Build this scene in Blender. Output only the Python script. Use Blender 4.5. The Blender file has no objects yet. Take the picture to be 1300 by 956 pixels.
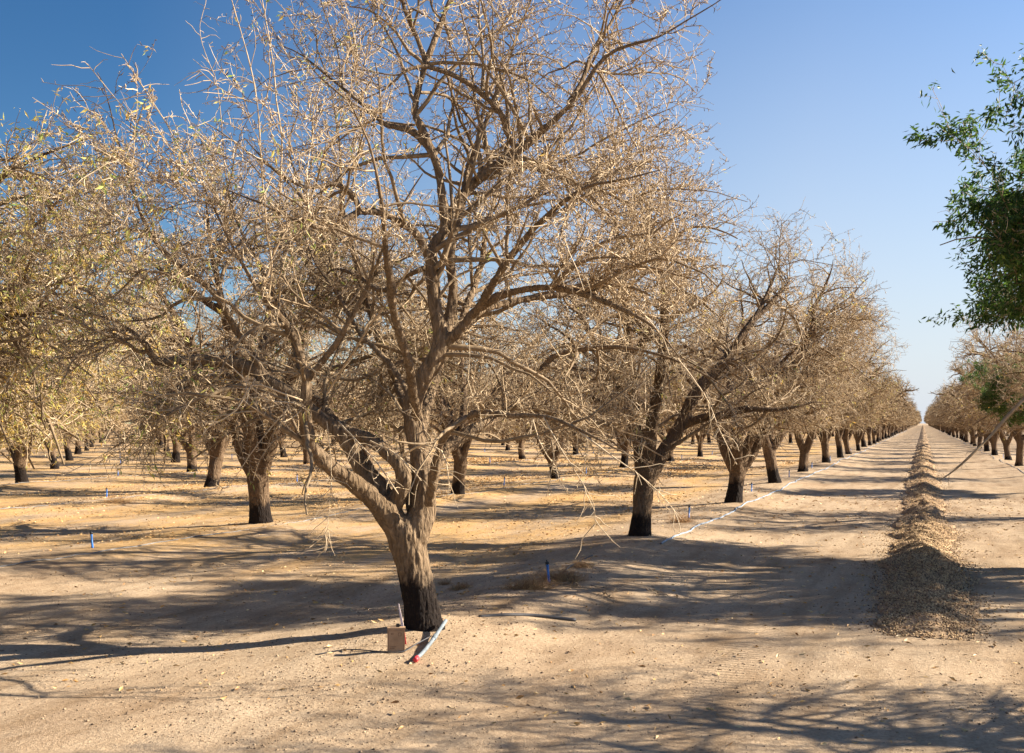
import bpy, math, random
import numpy as np
from mathutils import noise as mnoise, Vector

rng = np.random.default_rng(11)
random.seed(5)
sc = bpy.context.scene
col = sc.collection
F = 1332.0            # focal length in photograph pixels
CAMH = 1.6
TH = math.radians(21.4)   # direction of the tree rows, right of the view axis
CT, ST = math.cos(TH), math.sin(TH)
SUN_AZ = math.radians(84); SUN_EL = math.radians(27)

# ------------------------------------------------------------------ helpers
def P(d, t):
    return d*CT + t*ST, -d*ST + t*CT
def DT(x, y):
    return x*CT - y*ST, x*ST + y*CT
def norm(v):
    return v/np.maximum(np.linalg.norm(v, axis=-1, keepdims=True), 1e-9)

def vnoise2(x, y, seed=0):
    """smooth value noise, vectorised, about -1..1"""
    x = np.asarray(x, float); y = np.asarray(y, float)
    xi = np.floor(x).astype(np.int64); yi = np.floor(y).astype(np.int64)
    fx = x-xi; fy = y-yi
    fx = fx*fx*(3-2*fx); fy = fy*fy*(3-2*fy)
    def h(a, b):
        n = (a*374761393 + b*668265263 + seed*974634777) & 0xffffffff
        n = ((n ^ (n >> 13))*1274126177) & 0xffffffff
        n = n ^ (n >> 16)
        return (n & 0xffff)/32767.5-1
    return (h(xi, yi)*(1-fx)+h(xi+1, yi)*fx)*(1-fy)+(h(xi, yi+1)*(1-fx)+h(xi+1, yi+1)*fx)*fy

ROW0, DROW, T0, DT_ = -3.58, 6.25, 7.22, 7.1
def row_d(k):            # k=0 left of the lane, 1.. further left, -1 right of the lane
    return 3.35 + (-(k+1))*DROW if k < 0 else ROW0 - k*DROW

def ground_h(d, t):
    d = np.asarray(d, float); t = np.asarray(t, float)
    dl = np.where(d < -0.1, np.abs((d-ROW0+DROW/2) % DROW - DROW/2), np.abs((d-3.35+DROW/2) % DROW - DROW/2))
    dl = np.abs(dl)
    fade = np.clip((t-5.0)/2.5, 0, 1); fade = fade*fade*(3-2*fade)
    jag = 1+0.35*vnoise2(d*0.6, t*0.45, 3)
    h = 0.105*np.exp(-(dl/0.95)**2)*jag*fade-0.10
    tl = (t-T0+DT_/2) % DT_ - DT_/2
    h = h + fade*.035*np.exp(-(dl**2+tl**2)/.42**2)
    near = np.clip(1-(np.hypot(d, t)-70)/60, 0, 1)
    h = h + near*(0.018*vnoise2(d*1.1, t*0.7, 5) + 0.008*vnoise2(d*3.1, t*2.3, 6) + 0.0035*vnoise2(d*9, t*8, 7))
    rough = np.exp(-(dl/1.3)**2)
    h = h + near*rough*(0.007*vnoise2(d*6.3, t*6.1, 8)+0.005*vnoise2(d*15, t*14, 9))
    return h

def gz(x, y):
    d, t = DT(x, y)
    return float(ground_h(d, t))
def pix(px, py):
    """photograph pixel -> point on the ground"""
    z = 0.0
    for _ in range(6):
        Y = F*(CAMH-z)/(py-537); X = (px-650)/F*Y
        z = gz(X, Y)
    return Vector((X, Y, z))

def mesh_from(name, V, Q=None, T=None, mats=(), qm=None, tm=None, smooth=True, attr=None):
    me = bpy.data.meshes.new(name)
    Q = np.zeros((0, 4), np.int32) if Q is None else np.asarray(Q, np.int32)
    T = np.zeros((0, 3), np.int32) if T is None else np.asarray(T, np.int32)
    nq, nt = len(Q), len(T)
    me.vertices.add(len(V)); me.vertices.foreach_set('co', np.asarray(V, np.float32).ravel())
    me.loops.add(nq*4+nt*3)
    me.loops.foreach_set('vertex_index', np.concatenate([Q.ravel(), T.ravel()]).astype(np.int32))
    me.polygons.add(nq+nt)
    st = np.concatenate([np.arange(nq)*4, nq*4+np.arange(nt)*3]).astype(np.int32)
    me.polygons.foreach_set('loop_start', st)
    for m in mats: me.materials.append(m)
    mi = np.concatenate([np.zeros(nq, np.int32) if qm is None else np.asarray(qm, np.int32),
                         np.zeros(nt, np.int32) if tm is None else np.asarray(tm, np.int32)])
    me.polygons.foreach_set('material_index', mi)
    me.polygons.foreach_set('use_smooth', np.full(nq+nt, smooth, bool))
    if attr is not None:
        a = me.attributes.new('tone', 'FLOAT', 'POINT'); a.data.foreach_set('value', np.asarray(attr, np.float32))
    me.update(calc_edges=True)
    return me

def obj(name, me, parent=None, loc=(0, 0, 0)):
    o = bpy.data.objects.new(name, me); col.objects.link(o); o.location = loc
    if parent is not None: o.parent = parent
    return o
def tag(o, label=None, cat=None, group=None, kind=None):
    if label: o['label'] = label
    if cat: o['category'] = cat
    if group: o['group'] = group
    if kind: o['kind'] = kind
    return o
def thing(name, label, cat, loc, rz=0, group=None):
    o = bpy.data.objects.new(name, None); col.objects.link(o); o.empty_display_size = .2
    o.location = loc; o.rotation_euler = (0, 0, rz)
    return tag(o, label, cat, group)

class Geo:
    def __init__(s): s.V = []; s.Q = []; s.T = []; s.qm = []; s.tm = []; s.n = 0; s.A = []
    def add(s, V, Q=None, T=None, m=0, tone=0.5):
        V = np.asarray(V, float).reshape(-1, 3)
        if len(V) == 0: return
        s.V.append(V)
        s.A.append(np.broadcast_to(np.asarray(tone, float), (len(V),)))
        if Q is not None and len(Q): s.Q.append(np.asarray(Q)+s.n); s.qm.append(np.full(len(Q), m))
        if T is not None and len(T): s.T.append(np.asarray(T)+s.n); s.tm.append(np.full(len(T), m))
        s.n += len(V)
    def mesh(s, name, mats, smooth=True):
        c = lambda L: np.concatenate(L) if L else None
        return mesh_from(name, c(s.V), c(s.Q), c(s.T), mats, c(s.qm), c(s.tm), smooth, c(s.A))

def tubes(paths, radii, sides, rg=rng):
    """(B,N,3),(B,N) -> verts, quads"""
    B, N, _ = paths.shape
    T = np.gradient(paths, axis=1); T = norm(T)
    chord = norm(paths[:, -1]-paths[:, 0]); R = norm(np.cross(chord, rg.normal(size=(B, 3))))
    n1 = norm(np.cross(T, R[:, None, :])); n2 = np.cross(T, n1)
    a = np.arange(sides)/sides*2*math.pi
    V = paths[:, :, None, :] + radii[:, :, None, None]*(n1[:, :, None, :]*np.cos(a)[:, None]+n2[:, :, None, :]*np.sin(a)[:, None])
    idx = np.arange(B*N*sides).reshape(B, N, sides)
    nx = np.roll(idx, -1, axis=2)
    Q = np.stack([idx[:, :-1], nx[:, :-1], nx[:, 1:], idx[:, 1:]], axis=-1).reshape(-1, 4)
    return V.reshape(-1, 3), Q

def grow(start, dirs, lens, nseg, wig, trop, rg):
    """vectorised crooked branches. trop (B,) or scalar: pull in z"""
    B = len(start)
    pts = [start]; d = norm(dirs); step = (lens/nseg)[:, None]
    for i in range(nseg):
        d = d + rg.normal(size=(B, 3))*wig
        d[:, 2] += trop
        d = norm(d)
        pts.append(pts[-1]+d*step)
    return np.stack(pts, axis=1)

def spawn(par, prad, n, u0, u1, a0, a1, rg, up=0.0, out=None):
    """pick n points on parents (B,N,3); returns start, dir, parent radius, u"""
    B, N, _ = par.shape
    L = np.linalg.norm(np.diff(par, axis=1), axis=2).sum(1)
    pi = rg.choice(B, n, p=L/L.sum())
    u = rg.uniform(u0, u1, n)
    f = u*(N-1); i = np.minimum(f.astype(int), N-2); w = (f-i)[:, None]
    p = par[pi, i]*(1-w)+par[pi, i+1]*w
    r = prad[pi, i]*(1-w[:, 0])+prad[pi, i+1]*w[:, 0]
    t = norm(par[pi, i+1]-par[pi, i])
    q = rg.normal(size=(n, 3)); q[:, 2] += up
    if out is not None: q += out(p)
    q = norm(q-(q*t).sum(1, keepdims=True)*t)
    a = np.radians(rg.uniform(a0, a1, n))[:, None]
    return p, t*np.cos(a)+q*np.sin(a), r, u, L[pi]

# ------------------------------------------------------------------ materials
def newmat(name):
    m = bpy.data.materials.new(name); m.use_nodes = True
    nt = m.node_tree; b = nt.nodes['Principled BSDF']
    return m, nt, b
def N(nt, t, **k):
    n = nt.nodes.new(t)
    for a, v in k.items(): setattr(n, a, v)
    return n
def ramp(nt, stops, inp=None, interp='LINEAR'):
    n = nt.nodes.new('ShaderNodeValToRGB'); e = n.color_ramp; e.interpolation = interp
    while len(e.elements) > 1: e.elements.remove(e.elements[-1])
    e.elements[0].position = stops[0][0]; e.elements[0].color = (*stops[0][1], 1)
    for p, c in stops[1:]:
        x = e.elements.new(p); x.color = (*c, 1)
    if inp is not None: nt.links.new(inp, n.inputs[0])
    return n
def noise_tex(nt, vec, scale, detail=4, rough=.55, dist=0.0):
    n = N(nt, 'ShaderNodeTexNoise'); n.inputs['Scale'].default_value = scale
    n.inputs['Detail'].default_value = detail; n.inputs['Roughness'].default_value = rough
    n.inputs['Distortion'].default_value = dist
    nt.links.new(vec, n.inputs['Vector']); return n
def mapping(nt, vec, scale):
    m = N(nt, 'ShaderNodeMapping'); m.inputs['Scale'].default_value = scale
    nt.links.new(vec, m.inputs['Vector']); return m.outputs[0]
def mix(nt, a, b, fac, blend='MIX'):
    m = N(nt, 'ShaderNodeMix', data_type='RGBA', blend_type=blend)
    for s, v in ((6, a), (7, b), (0, fac)):
        if isinstance(v, (tuple, list)): m.inputs[s].default_value = (*v, 1)
        elif isinstance(v, (int, float)): m.inputs[s].default_value = v
        else: nt.links.new(v, m.inputs[s])
    return m.outputs[2]
def math_(nt, op, a, b=None, clamp=False):
    m = N(nt, 'ShaderNodeMath', operation=op, use_clamp=clamp)
    for s, v in ((0, a), (1, b)):
        if v is None: continue
        if isinstance(v, (int, float)): m.inputs[s].default_value = v
        else: nt.links.new(v, m.inputs[s])
    return m.outputs[0]
def bump(nt, b, h, strength, dist):
    n = N(nt, 'ShaderNodeBump'); n.inputs['Strength'].default_value = strength
    n.inputs['Distance'].default_value = dist
    nt.links.new(h, n.inputs['Height']); nt.links.new(n.outputs[0], b.inputs['Normal'])
def setb(b, rough=.9, spec=.2):
    b.inputs['Roughness'].default_value = rough; b.inputs['Specular IOR Level'].default_value = spec

def mat_bark(name, c0, c1, c2, stain_shade=0.45, bs=1.0):
    m, nt, b = newmat(name); setb(b, .92, .15)
    tc = N(nt, 'ShaderNodeTexCoord'); ob = tc.outputs['Object']
    nz = noise_tex(nt, mapping(nt, ob, (1, 1, .28)), 34, 6, .68, .6)
    nb = noise_tex(nt, ob, 3.2, 3, .5)
    rmp = ramp(nt, [(.25, c0), (.5, c1), (.75, c2)], nz.outputs[0])
    c = mix(nt, rmp.outputs[0], (c1[0]*.6, c1[1]*.56, c1[2]*.5), math_(nt, 'MULTIPLY', math_(nt, 'SUBTRACT', nb.outputs[0], .45, True), 2.5, True))
    # black stain at the trunk foot, on the other trees partly painted shade
    if stain_shade > 0:
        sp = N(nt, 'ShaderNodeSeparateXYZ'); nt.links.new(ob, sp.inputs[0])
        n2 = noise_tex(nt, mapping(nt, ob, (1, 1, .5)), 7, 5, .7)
        edge = math_(nt, 'ADD', math_(nt, 'MULTIPLY', n2.outputs[0], .55), stain_shade-.27)
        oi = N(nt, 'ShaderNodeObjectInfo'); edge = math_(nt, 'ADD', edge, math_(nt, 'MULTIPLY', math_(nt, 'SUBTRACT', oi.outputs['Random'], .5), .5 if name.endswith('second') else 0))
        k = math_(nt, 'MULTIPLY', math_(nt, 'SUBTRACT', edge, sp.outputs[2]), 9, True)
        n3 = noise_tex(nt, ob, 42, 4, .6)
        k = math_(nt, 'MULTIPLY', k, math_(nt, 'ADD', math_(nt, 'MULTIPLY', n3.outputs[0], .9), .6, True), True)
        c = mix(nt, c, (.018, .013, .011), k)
    nt.links.new(c, b.inputs['Base Color'])
    vo = N(nt, 'ShaderNodeTexVoronoi', feature='DISTANCE_TO_EDGE'); vo.inputs['Scale'].default_value = 30
    nt.links.new(mapping(nt, ob, (1, 1, .3)), vo.inputs['Vector'])
    hh = math_(nt, 'ADD', nz.outputs[0], math_(nt, 'MULTIPLY', vo.outputs[0], 1.2))
    bump(nt, b, hh, 1.0*bs, .03)
    return m
def mat_twig(name, c0, c1, c2):
    m, nt, b = newmat(name); setb(b, .75, .3)
    tc = N(nt, 'ShaderNodeTexCoord')
    nz = noise_tex(nt, tc.outputs['Object'], 16, 3, .6)
    at = N(nt, 'ShaderNodeAttribute', attribute_name='tone')
    f = math_(nt, 'ADD', math_(nt, 'MULTIPLY', nz.outputs[0], .5), math_(nt, 'MULTIPLY', at.outputs['Fac'], .75))
    r = ramp(nt, [(.3, c0), (.6, c1), (.9, c2)], f)
    nt.links.new(r.outputs[0], b.inputs['Base Color'])
    return m
def mat_leaf(name, stops, trans=.35):
    m, nt, b = newmat(name); setb(b, .5, .35)
    at = N(nt, 'ShaderNodeAttribute', attribute_name='tone')
    r = ramp(nt, stops, at.outputs['Fac'])
    nt.links.new(r.outputs[0], b.inputs['Base Color'])
    if trans > 0:
        tr = N(nt, 'ShaderNodeBsdfTranslucent'); mx = N(nt, 'ShaderNodeMixShader')
        hs = N(nt, 'ShaderNodeHueSaturation'); hs.inputs['Value'].default_value = 1.3; nt.links.new(r.outputs[0], hs.inputs['Color'])
        nt.links.new(hs.outputs[0], tr.inputs[0]); mx.inputs[0].default_value = trans
        nt.links.new(b.outputs[0], mx.inputs[1]); nt.links.new(tr.outputs[0], mx.inputs[2])
        nt.links.new(mx.outputs[0], nt.nodes['Material Output'].inputs[0])
    return m
def mat_plain(name, c, rough=.6, var=.15, scale=20, bs=.15, spec=.3):
    m, nt, b = newmat(name); setb(b, rough, spec)
    tc = N(nt, 'ShaderNodeTexCoord')
    nz = noise_tex(nt, tc.outputs['Object'], scale, 4, .6)
    r = ramp(nt, [(.3, tuple(x*(1-var) for x in c)), (.7, tuple(min(1, x*(1+var)) for x in c))], nz.outputs[0])
    nt.links.new(r.outputs[0], b.inputs['Base Color'])
    if bs: bump(nt, b, nz.outputs[0], bs, .01)
    return m

M = {}
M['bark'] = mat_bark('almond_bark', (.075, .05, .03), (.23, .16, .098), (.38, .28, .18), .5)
M['bark_far'] = mat_bark('almond_bark_second', (.06, .04, .025), (.155, .103, .063), (.26, .182, .115), .36)  # its dark foot mixes base stain with shade painted into the lower trunk
M['twig'] = mat_twig('almond_twig', (.12, .08, .044), (.385, .275, .16), (.70, .55, .36))
M['twig_far'] = mat_twig('almond_twig_second', (.12, .078, .04), (.37, .257, .138), (.60, .45, .26))
M['leaf_dry'] = mat_leaf('yellowing_leaf', [(0, (.66, .24, .04)), (.25, (.68, .46, .12)), (.55, (.58, .52, .16)), (.8, (.30, .38, .10)), (1, (.16, .27, .05))])
M['leaf_green'] = mat_leaf('green_leaf', [(0, (.025, .06, .016)), (.5, (.05, .105, .022)), (.9, (.12, .20, .035)), (1, (.30, .32, .05))], .42)

def mat_ground():
    m, nt, b = newmat('orchard_soil'); setb(b, .97, .08)
    tc = N(nt, 'ShaderNodeTexCoord'); ob = tc.outputs['Object']
    n1 = noise_tex(nt, mapping(nt, ob, (1, .45, 1)), .55, 5, .6, .3)
    n2 = noise_tex(nt, mapping(nt, ob, (1, .12, 1)), 3.5, 4, .6)
    n3 = noise_tex(nt, ob, 38, 5, .7)
    n4 = noise_tex(nt, ob, 170, 3, .6)
    base = ramp(nt, [(.3, (.38, .262, .158)), (.5, (.46, .335, .213)), (.72, (.53, .402, .268))], n1.outputs[0]).outputs[0]
    base = mix(nt, base, (.60, .50, .38), math_(nt, 'MULTIPLY', n2.outputs[0], .25))
    base = mix(nt, base, ramp(nt, [(.3, (.55, .50, .45)), (.6, (1, 1, 1)), (.8, (1.1, 1.1, 1.1))], n3.outputs[0]).outputs[0], .75, 'MULTIPLY')
    base = mix(nt, base, ramp(nt, [(.25, (.6, .57, .54)), (.5, (1, 1, 1))], n4.outputs[0]).outputs[0], .22, 'MULTIPLY')
    n5 = noise_tex(nt, mapping(nt, ob, (1, .6, 1)), 1.7, 6, .72, .8)
    base = mix(nt, base, ramp(nt, [(.36, (.74, .70, .66)), (.5, (1, 1, 1)), (.66, (1.12, 1.11, 1.1))], n5.outputs[0]).outputs[0], .8, 'MULTIPLY')
    base = mix(nt, base, ramp(nt, [(.36, (.80, .77, .73)), (.5, (1, 1, 1)), (.68, (1.08, 1.07, 1.05))], n2.outputs[0]).outputs[0], .8, 'MULTIPLY')
    # chaff and straw coloured litter between the left rows
    sp = N(nt, 'ShaderNodeSeparateXYZ'); nt.links.new(ob, sp.inputs[0])
    side = math_(nt, 'MULTIPLY', math_(nt, 'SUBTRACT', math_(nt, 'MULTIPLY', sp.outputs[0], -1), 4.4), 1.2, True)
    far = math_(nt, 'MULTIPLY', math_(nt, 'SUBTRACT', sp.outputs[1], 9.0), .4, True)
    l1 = noise_tex(nt, mapping(nt, ob, (.55, .12, 1)), 1.6, 5, .65, .2)
    l2 = noise_tex(nt, ob, 13, 4, .7)
    lm = math_(nt, 'ADD', math_(nt, 'MULTIPLY', l1.outputs[0], 1.0), math_(nt, 'MULTIPLY', l2.outputs[0], .55))
    lm = math_(nt, 'MULTIPLY', math_(nt, 'SUBTRACT', lm, .66), 5, True)
    lm = math_(nt, 'MULTIPLY', math_(nt, 'MULTIPLY', lm, side), far)
    lc = ramp(nt, [(.3, (.34, .18, .06)), (.5, (.56, .33, .12)), (.7, (.66, .45, .20))], n3.outputs[0]).outputs[0]
    base = mix(nt, base, lc, math_(nt, 'MULTIPLY', lm, .8))
    nt.links.new(base, b.inputs['Base Color'])
    # tread marks in the lane
    wv = N(nt, 'ShaderNodeTexWave', wave_type='BANDS', bands_direction='Y'); wv.inputs['Scale'].default_value = 4.5
    wv.inputs['Distortion'].default_value = 1.0; nt.links.new(ob, wv.inputs['Vector'])
    tr = math_(nt, 'SUBTRACT', 1, math_(nt, 'MULTIPLY', math_(nt, 'ABSOLUTE', math_(nt, 'ADD', sp.outputs[0], 1.25)), 3.2), True)
    hh = math_(nt, 'ADD', math_(nt, 'MULTIPLY', n3.outputs[0], 1.0), math_(nt, 'MULTIPLY', n4.outputs[0], .4))
    hh = math_(nt, 'ADD', hh, math_(nt, 'MULTIPLY', math_(nt, 'MULTIPLY', wv.outputs[0], tr), .6))
    hh = math_(nt, 'ADD', hh, math_(nt, 'MULTIPLY', n2.outputs[0], .9))
    bump(nt, b, hh, .6, .028)
    return m
M['ground'] = mat_ground()

# ------------------------------------------------------------------ ground sheet
def spaced(lo, hi, fine, flo, fhi, g=1.09):
    a = list(np.arange(flo, fhi+1e-6, fine)); s = fine
    while a[-1] < hi: s *= g; a.append(a[-1]+s)
    s = fine
    b = []
    x = flo
    while x > lo: s *= g; x -= s; b.append(x)
    return np.array(b[::-1]+a)
gd = spaced(-1600, 1600, .075, -13, 6); gt = spaced(-60, 3500, .085, 4.5, 34)
D, Tt = np.meshgrid(gd, gt)
H = ground_h(D, Tt)
nv, nu = D.shape
idx = np.arange(nv*nu).reshape(nv, nu)
Q = np.stack([idx[:-1, :-1], idx[:-1, 1:], idx[1:, 1:], idx[1:, :-1]], -1).reshape(-1, 4)
gm = mesh_from('orchard_ground', np.stack([D, Tt, H], -1).reshape(-1, 3), Q, mats=[M['ground']])
go = obj('ground', gm); go.rotation_euler = (0, 0, -TH)
tag(go, kind='structure')

# ------------------------------------------------------------------ trees
def catmull(pts, step=.1):
    """pts (K,4): xyz r -> resampled"""
    pts = np.asarray(pts, float)
    if len(pts) == 2: pts = np.stack([pts[0], pts.mean(0), pts[1]])
    p = np.vstack([2*pts[0]-pts[1], pts, 2*pts[-1]-pts[-2]])
    out = []
    for i in range(1, len(p)-2):
        n = max(2, int(np.linalg.norm(p[i+1, :3]-p[i, :3])/step))
        for j in range(n):
            t = j/n
            out.append(.5*((2*p[i])+(-p[i-1]+p[i+1])*t+(2*p[i-1]-5*p[i]+4*p[i+1]-p[i+2])*t*t+(-p[i-1]+3*p[i]-3*p[i+1]+p[i+2])*t**3))
    out.append(p[-2])
    out = np.array(out); out[:, 3] = np.maximum(out[:, 3], .003)
    return out

def resample(a, n):
    s = np.concatenate([[0], np.cumsum(np.linalg.norm(np.diff(a[:, :3], axis=0), axis=1))])
    u = np.linspace(0, s[-1], n)
    return np.stack([np.interp(u, s, a[:, k]) for k in range(4)], 1)

def wood_mesh(name, limbs, mat, voxel, rmin, amp, rg):
    """trunk and limbs: fused by a voxel remesh where thick, with tubes carrying the thin ends"""
    g = Geo(); thin = Geo()
    for a in limbs:
        k = np.where(a[:, 3] >= rmin)[0]
        if len(k) >= 2:
            b = a[:k[-1]+1]
            V, Qd = tubes(b[None, :, :3], b[None, :, 3], 14, rg)
            n = len(V)
            V = np.vstack([V, b[0, :3], b[-1, :3]])
            T1 = [[(j+1) % 14, j, n] for j in range(14)]+[[n-14+j, n-14+(j+1) % 14, n+1] for j in range(14)]
            g.add(V, Qd, T1)
        k0 = max(0, (k[-1]-3) if len(k) else 0)
        if len(a)-k0 >= 2:
            b = a[k0:].copy(); b[:, 3] *= .99
            V, Qd = tubes(b[None, :, :3], b[None, :, 3], 7, rg)
            thin.add(V, Qd)
    me = g.mesh(name+'_raw', [])
    o = bpy.data.objects.new('raw', me); col.objects.link(o)
    md = o.modifiers.new('r', 'REMESH'); md.mode = 'VOXEL'; md.voxel_size = voxel
    sm = o.modifiers.new('s', 'SMOOTH'); sm.factor = .5; sm.iterations = 3
    bpy.context.view_layer.update()
    ev = o.evaluated_get(bpy.context.evaluated_depsgraph_get())
    m2 = bpy.data.meshes.new_from_object(ev)
    nvv = len(m2.vertices)
    co = np.zeros(nvv*3, np.float32); m2.vertices.foreach_get('co', co); co = co.reshape(-1, 3)
    nn = np.zeros(nvv*3, np.float32); m2.vertices.foreach_get('normal', nn); nn = nn.reshape(-1, 3)
    if amp > 0:
        dsp = np.zeros(nvv)
        for i in range(nvv):
            x, y, z = co[i]
            v = mnoise.fractal(Vector((x*16, y*16, z*4.2)), .6, 2.1, 4)+.8*mnoise.noise(Vector((x*5, y*5, z*2.2)))
            v -= 1.1*max(0, .18-abs(mnoise.noise(Vector((x*22, y*22, z*5+9)))))*4
            dsp[i] = v
        co = co + nn*(dsp*amp)[:, None]
    fs = np.zeros(len(m2.polygons), np.int32); m2.polygons.foreach_get('loop_total', fs)
    lv = np.zeros(len(m2.loops), np.int32); m2.loops.foreach_get('vertex_index', lv)
    ls = np.zeros(len(m2.polygons), np.int32); m2.polygons.foreach_get('loop_start', ls)
    q = ls[fs == 4]; t = ls[fs == 3]
    out = Geo()
    out.add(co, lv[q[:, None]+np.arange(4)] if len(q) else None, lv[t[:, None]+np.arange(3)] if len(t) else None)
    if thin.n: out.add(np.concatenate(thin.V), np.concatenate(thin.Q))
    bpy.data.objects.remove(o); bpy.data.meshes.remove(me); bpy.data.meshes.remove(m2)
    return out.mesh(name, [mat])

def leaf_geo(P0, Dn, L, W, rg):
    """simple folded pointed leaves; P0 (n,3), Dn direction"""
    n = len(P0); Dn = norm(Dn)
    s = norm(np.cross(Dn, rg.normal(size=(n, 3)))); nrm = np.cross(Dn, s)
    L = L[:, None]; W = W[:, None]
    a = P0; b = P0+Dn*L*.42+s*W*.5+nrm*W*.18; c = P0+Dn*L*.42-s*W*.5+nrm*W*.18
    m1 = P0+Dn*L*.45-nrm*W*.05
    tip = P0+Dn*L+nrm*L*rg.uniform(-.2, .2, (n, 1))
    V = np.stack([a, b, m1, c, tip], 1).reshape(-1, 3)
    i = np.arange(n)*5
    T = np.concatenate([np.stack([i, i+1, i+2], 1), np.stack([i, i+2, i+3], 1), np.stack([i+1, i+4, i+2], 1), np.stack([i+2, i+4, i+3], 1)])
    return V, T

def crown_geo(limbs, seed, centre, rad, n1, n2, n3, n4, thick=1.0, nleaf=0, leafsel=None, leaftone=(.2, .9),
              gleaf=None, zmin=1.15, l1=(.6, 1.5), droop=True, core=.25, lump=.13, open_front=False):
    """limbs: list of (n,4). returns (crown Geo, leaf Geo)"""
    rg = np.random.default_rng(seed)
    g = Geo()
    LP = np.stack([resample(a, 24) for a in limbs]); par, pr = LP[:, :, :3], LP[:, :, 3]
    C = np.array(centre); R = np.array(rad)
    def inside(p, k=1.0): 
        q = (p-C)/R
        az = np.arctan2(q[:, 1], q[:, 0]); el = np.arctan2(q[:, 2], np.hypot(q[:, 0], q[:, 1]))
        k = k*(.93+lump*vnoise2(np.cos(az)*2.1+el*1.3+seed, np.sin(az)*2.1+el*2.2, seed)+lump*.6*vnoise2(np.cos(az)*5+seed, np.sin(az)*5+el*5, seed+7))
        if open_front:     # the lower front of the crown is open and shows the limbs
            k = np.where((p[:, 2] < 2.5) & (p[:, 1] < .35) & (np.abs(p[:, 0]+.2) < 1.35), np.where(rg.random(len(p)) < .4, k, 0), k)
        return ((q**2).sum(1) < k*k) & (p[:, 2] > zmin)
    def out(p): return norm(p-C-np.array([0, 0, -1.0]))*.9
    # L1 : arching branches
    p, d, r, u, L = spawn(par, pr, int(n1*1.4), .16, 1.0, 40, 85, rg, up=.12, out=out)
    ln = rg.uniform(*l1, len(p))*(1.15-.45*u)
    tz = np.where(rg.random(len(p)) < .22, .10, np.where(d[:, 2] > .3, -.05, -.06)) if droop else np.zeros(len(p))
    B1 = np.stack([p+d*.0]) [0]
    path = grow(p, d, ln, 9, .16, tz, rg)
    ok = inside(path[:, 5], 1.0) & (path[:, -1, 2] > zmin-.25); path = path[ok][:n1]; r0 = np.minimum(r[ok][:n1]*.62, .006+.014*ln[ok][:n1])
    r1 = r0[:, None]*np.linspace(1, .28, 10)[None]
    V, Qd = tubes(path, np.maximum(r1*thick, .0022*thick), 6, rg); g.add(V, Qd, tone=.22)
    # add the outer part of the limbs as parents too
    lt = np.stack([resample(a[len(a)//3:], 10) for a in limbs])
    par1 = np.concatenate([path, path, lt[:, :, :3]]); pr1 = np.concatenate([r1, r1, lt[:, :, 3]])
    # L2
    p, d, r, u, L = spawn(par1, pr1, int(n2*1.25), .08, 1.0, 35, 85, rg, up=.25, out=lambda p: out(p)*.5)
    ln = rg.uniform(.22, .75, len(p))*(1.1-.35*u)
    tz = np.where(rg.random(len(p)) < .4, .06, -.05)
    path2 = grow(p, d, ln, 6, .2, tz, rg)
    qn = np.sqrt((((path2[:, 3]-C)/R)**2).sum(1))
    ok = inside(path2[:, 3], 1.06) & (rg.random(len(path2)) < np.clip(core+1.15*(qn-.2), core, 1)); path2 = path2[ok][:n2]; r0 = np.minimum(np.maximum(r[ok][:n2]*.65, .003), .0065)
    r2 = r0[:, None]*np.linspace(1, .38, 7)[None]
    V, Qd = tubes(path2, np.maximum(r2*thick, .0018*thick), 4, rg)
    g.add(V, Qd, tone=np.repeat(rg.uniform(.2, .75, len(path2)), 7*4))
    # L3 twigs
    p, d, r, u, L = spawn(np.concatenate([path2, path[:, 3:]]), np.concatenate([r2, r1[:, 3:]]), n3, .05, 1.0, 30, 85, rg, up=.15)
    ln = rg.exponential(.09, n3)+.05; ln = np.minimum(ln, .42)
    path3 = grow(p, d, ln, 3, .22, np.where(rg.random(n3) < .35, -.1, .05), rg)
    qn = np.sqrt((((path3[:, 2]-C)/R)**2).sum(1))
    ok = inside(path3[:, 2], 1.1) & (rg.random(n3) < np.clip(core+1.15*(qn-.25), core, 1)); path3 = path3[ok]; n3 = len(path3)
    rr = rg.uniform(.0019, .0034, n3)[:, None]*np.array([1, .85, .75, .5])[None]*thick
    V, Qd = tubes(path3, rr, 3, rg); g.add(V, Qd, tone=np.repeat(rg.uniform(.15, 1.0, n3), 12))
    # L4 spurs and buds: stubby knobs
    if n4:
        allp = np.concatenate([path3, path2[:, ::2]]); allr = np.concatenate([rr, r2[:, ::2]])
        p, d, r, u, L = spawn(allp, allr, n4, .05, 1.0, 40, 90, rg)
        ln = rg.uniform(.012, .045, n4)
        path4 = np.stack([p, p+d*(ln*.6)[:, None], p+(d+rg.normal(size=(n4, 3))*.25)*ln[:, None]], 1)
        r4 = rg.uniform(.0018, .0036, n4)[:, None]*np.array([.7, 1.15, .3])[None]*thick
        V, Qd = tubes(path4, r4, 3, rg); g.add(V, Qd, tone=np.repeat(rg.uniform(0, .9, n4), 9))
    lf = Geo()
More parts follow.
